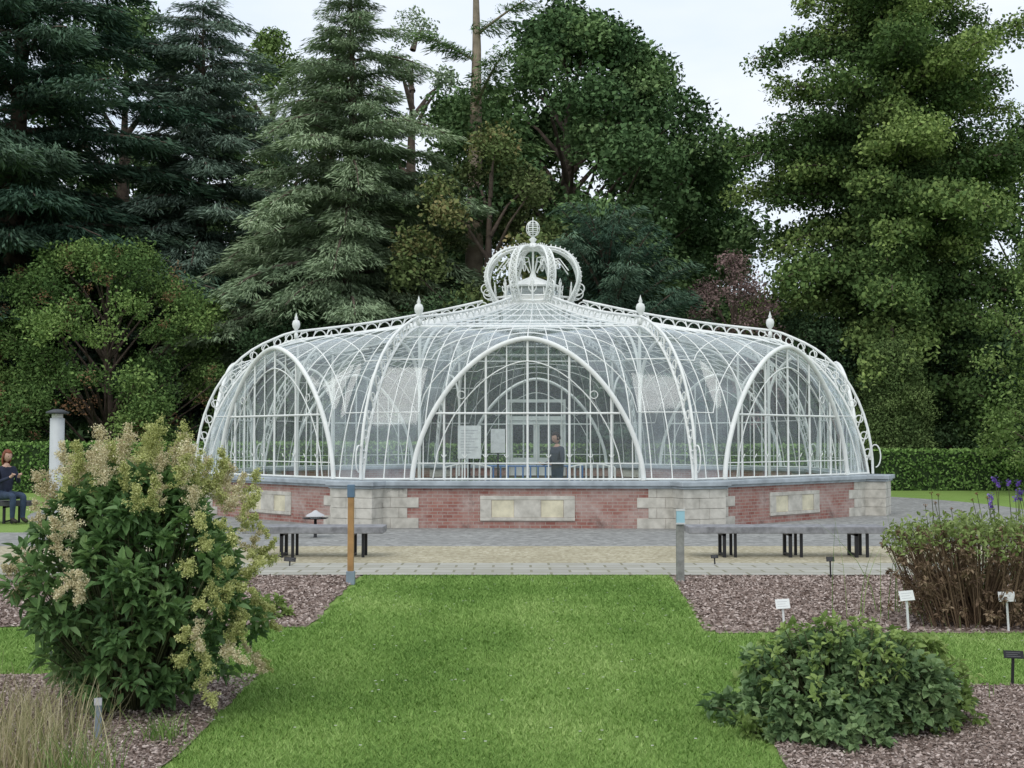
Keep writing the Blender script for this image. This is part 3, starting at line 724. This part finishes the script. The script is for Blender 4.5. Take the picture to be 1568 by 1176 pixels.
def mass(name,x0,x1,y,H,mat,n,cs=1.1,dens=1):
    E=empty(name,((x0+x1)/2,y,0)); P=[];Tn=[]
    for i in range(n):
        cx=random.uniform(x0,x1)-(x0+x1)/2; hh=H*random.uniform(.5,1.0); b=random.uniform(1.4,3.0)
        for z in np.arange(b*.6,hh,b*1.15):
            m=int(26*dens*b*b/(cs*cs)*.32); d=rdir(m); d[:,1]=-np.abs(d[:,1])
            P.append(np.array([cx+random.uniform(-1,1),random.uniform(-1.5,1.5),z])+d*b*rng.uniform(.6,1.1,(m,1))); Tn.append(np.full(m,random.uniform(.3,.65)))
    P=np.concatenate(P);Tn=np.concatenate(Tn); finish_fol('foliage',P,cs*rng.uniform(.7,1.3,len(P)),rng.uniform(0,6.28,len(P)),Tn,BALL,mat,E)
mass('distant_tree_mass',-42,-2,80,19.5,m_shade,44,1.4)
mass('distant_tree_mass',-4,45,80,11.5,m_shade,48,1.3)
broadleaf('dark_oak_tree',-22,68,27,7,m_broad,cb=8,nb=44,br=.24,cs=.95,dens=.8)
broadleaf('dark_oak_tree',-10.5,70,24,5,m_broad,cb=8,nb=36,br=.26,cs=.9,dens=.8)
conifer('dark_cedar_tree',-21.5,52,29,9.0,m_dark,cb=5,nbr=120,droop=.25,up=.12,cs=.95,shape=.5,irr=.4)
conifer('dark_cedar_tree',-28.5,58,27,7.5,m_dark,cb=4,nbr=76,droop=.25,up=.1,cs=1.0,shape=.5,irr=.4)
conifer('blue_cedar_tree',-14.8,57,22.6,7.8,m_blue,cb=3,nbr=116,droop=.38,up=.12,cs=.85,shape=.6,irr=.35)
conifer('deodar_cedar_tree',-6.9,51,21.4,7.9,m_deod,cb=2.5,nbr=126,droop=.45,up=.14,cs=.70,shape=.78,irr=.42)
broadleaf('yellow_green_tree',-14.5,72,26,4.6,m_ygr,cb=12,nb=32)
broadleaf('pale_birch_tree',-6.0,72,28,4.5,m_pale,cb=8,nb=26,dens=.5,cs=.7,br=.22)
conifer('scots_pine_tree',-1.7,54,26,3.4,m_broad,cb=14,nbr=11,droop=.15,up=.3,cs=.7,shape=.25,top=.8,bk=palebark,irr=.5)
broadleaf('autumn_tinted_tree',-.9,50,14.6,4.2,m_brown,cb=2,nb=40,cs=.65)
broadleaf('beech_tree',2.8,60,23.4,9.4,m_broad,cb=2,nb=115,br=.21,cs=.85)
broadleaf('beech_tree',3.0,65,20,7.5,m_broad,cb=3,nb=60,br=.26,cs=1.0)
broadleaf('small_lime_tree',9.2,66,18.2,4.8,m_broad,cb=2,nb=48,br=.24,cs=.8)
broadleaf('pale_willow_tree',11.2,74,17.0,3.2,m_pale,cb=3,nb=26,cs=.75,dens=.45)
conifer('yew_tree',3.6,46,9.6,4.6,m_dark,cb=1,nbr=60,droop=.3,up=.5,cs=.6,shape=.6)
broadleaf('copper_leaved_tree',8.6,46.5,8.9,2.3,m_copper,cb=2,nb=40,br=.24,cs=.42,dens=.7,T=BALLS)
rp_=lambda v: (.70+.75*v if v<.35 else (.96-.25*(v-.35) if v<.5 else max(.08,.922-1.25*(v-.5))))
conifer('dawn_redwood_tree',15.7,50,23.6,6.9,m_right,cb=2.5,nbr=165,droop=.38,up=.20,cs=.66,irr=.45,T=BALL,step=1.05,profile=rp_)
broadleaf('lime_tree',25.8,60,17.6,5.6,m_right,cb=3,nb=54,br=.23,cs=.8)
broadleaf('weeping_larch_tree',18.1,39,9.0,3.2,m_ygr,cb=.4,nb=70,br=.19,cs=.5,T=BALLS,flat=1.3,prof=lambda v:(1-v)**.5*.9+.12)
broadleaf('clipped_yew_cone',13.9,43.8,5.3,1.5,m_yew,cb=.2,nb=50,br=.5,cs=.35,prof=lambda v:(1-v)**.45*.9+.1,T=BALLS,trunk=True)
for (x,y,H,r) in ((11.6,47.5,6.8,3.2),(17.6,49,6.5,4),(7.0,49,6.6,3.4),(-8.0,47,7.0,4.2),(-2.6,47,7.4,3.6),(22.5,47,7.5,4)):
    broadleaf('dark_shrub',x,y,H,r,m_shade,cb=.3,nb=36,cs=.55,br=.25,T=BALLS)
dome=lambda v: math.sqrt(max(0,1-(v*.97)**2.2))
for (x,y,H,r) in ((-15.6,46.5,9.4,5.6),(-23.0,46,8.6,4.6)):
    E=broadleaf('rhododendron_bush',x,y,H,r,m_rhod,cb=.2,nb=120,br=.17,cs=.50,prof=dome,T=BALLS,flat=.55)
    n=60; P=[]
    for i in range(n):
        v=random.random(); az=random.uniform(math.pi*1.0,math.pi*2.0); rr=r*dome(v)*.98; P.append((rr*math.cos(az),rr*math.sin(az),.3+(H-.4)*v))
    P=np.array(P); finish_fol('brown_seedheads',P,rng.uniform(.2,.42,n),rng.uniform(0,6,n),rng.random(n),BALLS,m_rhodr,E)

def hedge(x0,x1,y,H,D=1.2):
    E=empty('clipped_hedge',((x0+x1)/2,y,0)); L=(x1-x0)
    boxes('core',[(-L/2+.05,L/2-.05,-D/2+.08,D/2-.08,0,H-.08)],simple('hedge_core',(.03,.055,.018),.9,.3,3),E)
    n=int(L*H*330); x=rng.uniform(-L/2,L/2,n); f=rng.random(n)<.72
    yy=np.where(f,-D/2+rng.normal(size=n)*.03,rng.uniform(-D/2,D/2,n)); z=np.where(f,rng.uniform(.02,H,n),H+rng.normal(size=n)*.025)
    c=np.stack([x,yy,z],1); nn=unit(rng.normal(size=(n,3))+np.where(f[:,None],[0,-1,0],[0,0,1])); a=unit(np.cross(nn,rdir(n))); b=np.cross(nn,a); s=rng.uniform(.04,.08,(n,1))
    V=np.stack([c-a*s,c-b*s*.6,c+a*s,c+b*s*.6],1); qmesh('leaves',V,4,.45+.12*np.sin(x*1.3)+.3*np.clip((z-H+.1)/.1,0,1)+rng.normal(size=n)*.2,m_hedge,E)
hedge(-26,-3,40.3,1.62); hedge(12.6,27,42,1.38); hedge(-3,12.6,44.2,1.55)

# ------------------------------------------------------------------ near plants
def leaf6(n,c,dirv,nrm,ln,wd,fold=.25):
    a=unit(dirv); b=unit(np.cross(nrm,a)); nn=np.cross(a,b); l=ln[:,None]; w_=wd[:,None]
    base=c; tip=c+a*l-nn*l*.18; m1=c+a*l*.33+b*w_*.5+nn*w_*fold; m2=c+a*l*.68+b*w_*.36+nn*w_*fold*.6-nn*l*.06
    k1=c+a*l*.33-b*w_*.5+nn*w_*fold; k2=c+a*l*.68-b*w_*.36+nn*w_*fold*.6-nn*l*.06
    return np.concatenate([np.stack([base,m1,m2,tip],1),np.stack([base,tip,k2,k1],1)])
def shrub(name,x,y,rx,ry,H,nclus,nper,ln,wd,mat,mstem,z0=.15,prof=None,vexp=.8):
    E=empty(name,(x,y,0)); P=[];D=[];Nn=[];T=[];st=[]
    for i in range(nclus):
        v=random.random()**vexp; az=random.uniform(0,2*math.pi); rad=(prof(v) if prof else math.sin(math.pi*(.2+.75*v))**.6)
        d=random.uniform(.62,1.05) if random.random()<.8 else random.uniform(.2,.7)
        wob=1+.13*math.sin(az*3+v*5)+.08*math.sin(az*7)
        c=np.array([rx*rad*d*wob*math.cos(az),ry*rad*d*wob*math.sin(az),z0+(H-z0)*v])
        out=np.array([math.cos(az),math.sin(az),.3+v]); bt=.5+random.uniform(-.24,.24)
        st.append(([(c[0]*.15,c[1]*.15,0),(c[0]*.55,c[1]*.55,c[2]*.5),tuple(c)],[.008,.005,.003]))
        dd=unit(rng.normal(size=(nper,3))*.8+out*.5+np.array([0,0,-.15]))
        P.append(c+dd*ln*.25+rng.normal(size=(nper,3))*ln*.25); D.append(dd); Nn.append(unit(np.array([0,0,1.])+out*.4+rng.normal(size=(nper,3))*.35)); T.append(np.full(nper,bt)+rng.normal(size=nper)*.12)
    P=np.concatenate(P);D=np.concatenate(D);Nn=np.concatenate(Nn);T=np.concatenate(T); n=len(P)
    s=rng.uniform(.6,1.25,n); V=leaf6(n,P,D,Nn,ln*s,wd*s); qmesh('leaves',V,4,np.concatenate([T,T]),mat,E)
    tubes('stems',st,mstem,E,5); return E
greenstem=simple('green_brown_stem',(.09,.10,.045),.8,.3,9)
m_per=leafmat('shrub_leaves',(.060,.125,.045),(.13,.235,.080),(.26,.39,.14),.25,.45)
m_plume=leafmat('plume_flowers',(.42,.35,.20),(.66,.59,.37),(.84,.78,.55),.2,.8)
m_plumeg=leafmat('green_plume_flowers',(.30,.33,.11),(.50,.52,.20),(.70,.70,.34),.2,.8)
pr=lambda v: (.62+.55*v*2 if v<.32 else 1.0) *(1 if v<.5 else max(.05,1-((v-.5)/.55)**2.0*.9))
B1=shrub('flowering_shrub',-2.38,7.75,.68,.58,1.50,390,26,.088,.043,m_per,greenstem,.10,pr)
def plumes(E,lst,mat,name):
    Vs=[];ts=[]
    for (c,ax,L,r) in lst:
        n=int(1050*L/.2); ax=np.array(ax)/np.linalg.norm(ax)
        k=14; bq=rng.random(k); bd=unit(rng.normal(size=(k,3))+ax*.8); bi=rng.integers(0,k,n); u=rng.random((n,1))
        p=np.array(c)+ax*L*bq[bi][:,None]+bd[bi]*u*(r*1.5*(1-.6*bq[bi])[:,None])+rng.normal(size=(n,3))*r*.17
        a=rdir(n); b=unit(np.cross(a,rdir(n))); s=rng.uniform(.0025,.0055,(n,1))
        Vs.append(np.stack([p-a*s*1.6,p-b*s,p+a*s*1.6,p+b*s],1)); ts.append(np.full(n,random.uniform(.35,.65))+rng.normal(size=n)*.22)
    qmesh(name,np.concatenate(Vs),4,np.concatenate(ts),mat,E)
l=[];l2=[]
for i in range(72):
    az=random.uniform(0,2*math.pi); d=random.random()**.6*.58; x_=d*math.cos(az)*1.10+.02; y_=d*math.sin(az)*.85
    z=1.64-(d*1.05)**2*.85+random.uniform(-.12,.12)
    (l if random.random()<.55 else l2).append(((x_,y_,z-.12),(x_*.5+random.uniform(-.2,.2),y_*.5,1),random.uniform(.15,.28),random.uniform(.045,.085)))
for i in range(34):
    az=random.uniform(-1.0,.35); z=random.uniform(.3,1.3); (l2 if random.random()<.8 else l).append(((.72*math.cos(az),.60*math.sin(az)-.05,z),(.5*math.cos(az),.3*math.sin(az)-.2,random.uniform(-.8,.7)),random.uniform(.14,.24),random.uniform(.035,.06)))
for i in range(9):
    az=random.uniform(math.pi*.9,math.pi*1.6); z=random.uniform(.7,1.2); l.append(((.66*math.cos(az),.60*math.sin(az),z),(.5*math.cos(az),-.2,random.uniform(-.5,.8)),random.uniform(.14,.22),.05))
plumes(B1,l,m_plume,'cream_plumes'); plumes(B1,l2,m_plumeg,'greenish_plumes')
m_low=leafmat('low_shrub_leaves',(.085,.15,.070),(.18,.28,.12),(.34,.46,.21),.3,.5)
lowp=lambda v: math.sqrt(max(.02,1-(v*.95)**2))
shrub('low_leafy_shrub',1.95,7.25,.70,.5,.52,480,22,.052,.040,m_low,greenstem,.03,lowp,1.15)
m_lowy=leafmat('light_shrub_leaves',(.13,.20,.05),(.25,.35,.10),(.42,.52,.18),.3,.5)
shrub('low_leafy_shrub',2.42,7.4,.40,.34,.50,110,16,.05,.035,m_lowy,greenstem,.03,lowp,1.1)
shrub('shrub_young_shoots',1.92,7.18,.70,.50,.62,120,10,.045,.030,m_lowy,greenstem,.2,lowp)
shrub('small_weed_clump',-2.35,11.7,.22,.16,.16,30,14,.06,.04,m_lowy,greenstem,.01,lowp)
shrub('small_weed_clump',1.35,7.0,.1,.1,.10,14,14,.05,.03,m_lowy,greenstem,.01,lowp)
m_brn=leafmat('dried_bronze_leaves',(.12,.08,.055),(.26,.18,.115),(.42,.32,.21),.2,.7)
brnstem=simple('brown_stem',(.18,.12,.075),.9,.3,9)
E=shrub('bronze_shrub',4.3,11.2,.92,.55,.88,360,20,.042,.024,m_brn,brnstem,.06,lambda v:(.72+.35*v if v<.75 else 1-(v-.75)*1.6))
st=[]
for i in range(170):
    a=random.uniform(0,6.28); d=random.random()**.5; st.append(([(.55*d*math.cos(a),.38*d*math.sin(a),0),(.9*d*math.cos(a),.55*d*math.sin(a),random.uniform(.6,.95))],[.005,.003]))
tubes('upright_stems',st,brnstem,E,4)
m_gtop=leafmat('green_top_leaves',(.14,.18,.06),(.25,.33,.10),(.40,.47,.19),.3,.5)
n=2400; az=rng.uniform(0,6.28,n); d=rng.random(n)**.5; c=np.stack([.88*d*np.cos(az),.52*d*np.sin(az),.91-.15*d**3+rng.normal(size=n)*.055+.05*np.sin(az*5)],1)
s=rng.uniform(.03,.07,n); qmesh('green_top',leaf6(n,c,unit(rng.normal(size=(n,3))+np.array([0,0,.5])),unit(rng.normal(size=(n,3))*.5+np.array([0,0,1])),s,s*.5),4,np.tile(.5+.2*rng.normal(size=n),2),m_gtop,E)
E=empty('purple_flowers',(4.75,11.9,0)); st=[];P=[]
for i in range(26):
    x_=random.uniform(-.75,.4); y_=random.uniform(-.2,.2); h=random.uniform(.9,1.22)+(.12 if x_>0 else 0); st.append(([(x_,y_,0),(x_+.03,y_,h*.6),(x_+random.uniform(-.08,.08),y_,h)],[.006,.005,.003])); P.append((st[-1][0][2]))
tubes('stems',st,greenstem,E,5)
mpur=leafmat('purple_petals',(.10,.05,.28),(.18,.10,.42),(.30,.2,.6),.3)
P=np.array(P); hh=P[(P[:,0]>-.1)]; finish_fol('petals',hh,np.full(len(hh),.035),rng.uniform(0,6,len(hh)),rng.random(len(hh)),[tmpl(22,.9,.6)],mpur,E)
hb=P[(P[:,0]<=-.1)]; finish_fol('buds',hb,np.full(len(hb),.02),rng.uniform(0,6,len(hb)),rng.random(len(hb)),[tmpl(14,.9,.6)],m_rhodr,E)
def tuft(name,x,y,rx,ry,n,h0,h1,mat,lean=.25,w0=.004):
    E=empty(name,(x,y,0)); bx=rng.normal(size=n)*rx; by=rng.normal(size=n)*ry; h=rng.uniform(h0,h1,n); a=rng.uniform(0,6.28,n); ln=rng.normal(size=(n,2))*lean*h[:,None]
    Q=[];b=np.stack([np.cos(a)*w0,np.sin(a)*w0,np.zeros(n)],1); 
    def pt(q): return np.stack([bx+ln[:,0]*q**1.8,by+ln[:,1]*q**1.8,h*q*(1-.12*q)],1)
    for k in range(4):
        q0,q1=k/4,(k+1)/4; w_0=1-q0*.85; w_1=1-q1*.85
        Q.append(np.stack([pt(q0)-b*w_0,pt(q0)+b*w_0,pt(q1)+b*w_1,pt(q1)-b*w_1],1))
    t=rng.random(n); qmesh('blades',np.concatenate(Q),4,np.tile(t,4),mat,E); return E
m_straw=leafmat('dry_grass',(.15,.17,.06),(.40,.35,.19),(.62,.55,.36),.3,.7)
m_gg=leafmat('fresh_grass_blades',(.09,.18,.04),(.18,.30,.07),(.30,.42,.13),.3,.6)
tuft('dry_grass_clump',-2.35,5.9,.18,.2,420,.3,.62,m_straw,.22); tuft('dry_grass_clump',-2.02,5.75,.12,.1,170,.15,.42,m_gg,.3)
tuft('dry_grass_clump',-2.9,7.1,.25,.2,260,.2,.45,m_straw,.25); tuft('dry_grass_clump',-1.98,6.95,.06,.06,90,.08,.2,m_gg,.4)
tuft('tall_grass_clump',4.6,11.8,.5,.15,260,.7,1.15,m_gg,.18,.005)
tuft('edge_weeds',2.3,8.1,.4,.1,160,.2,.62,m_gg,.15,.003)
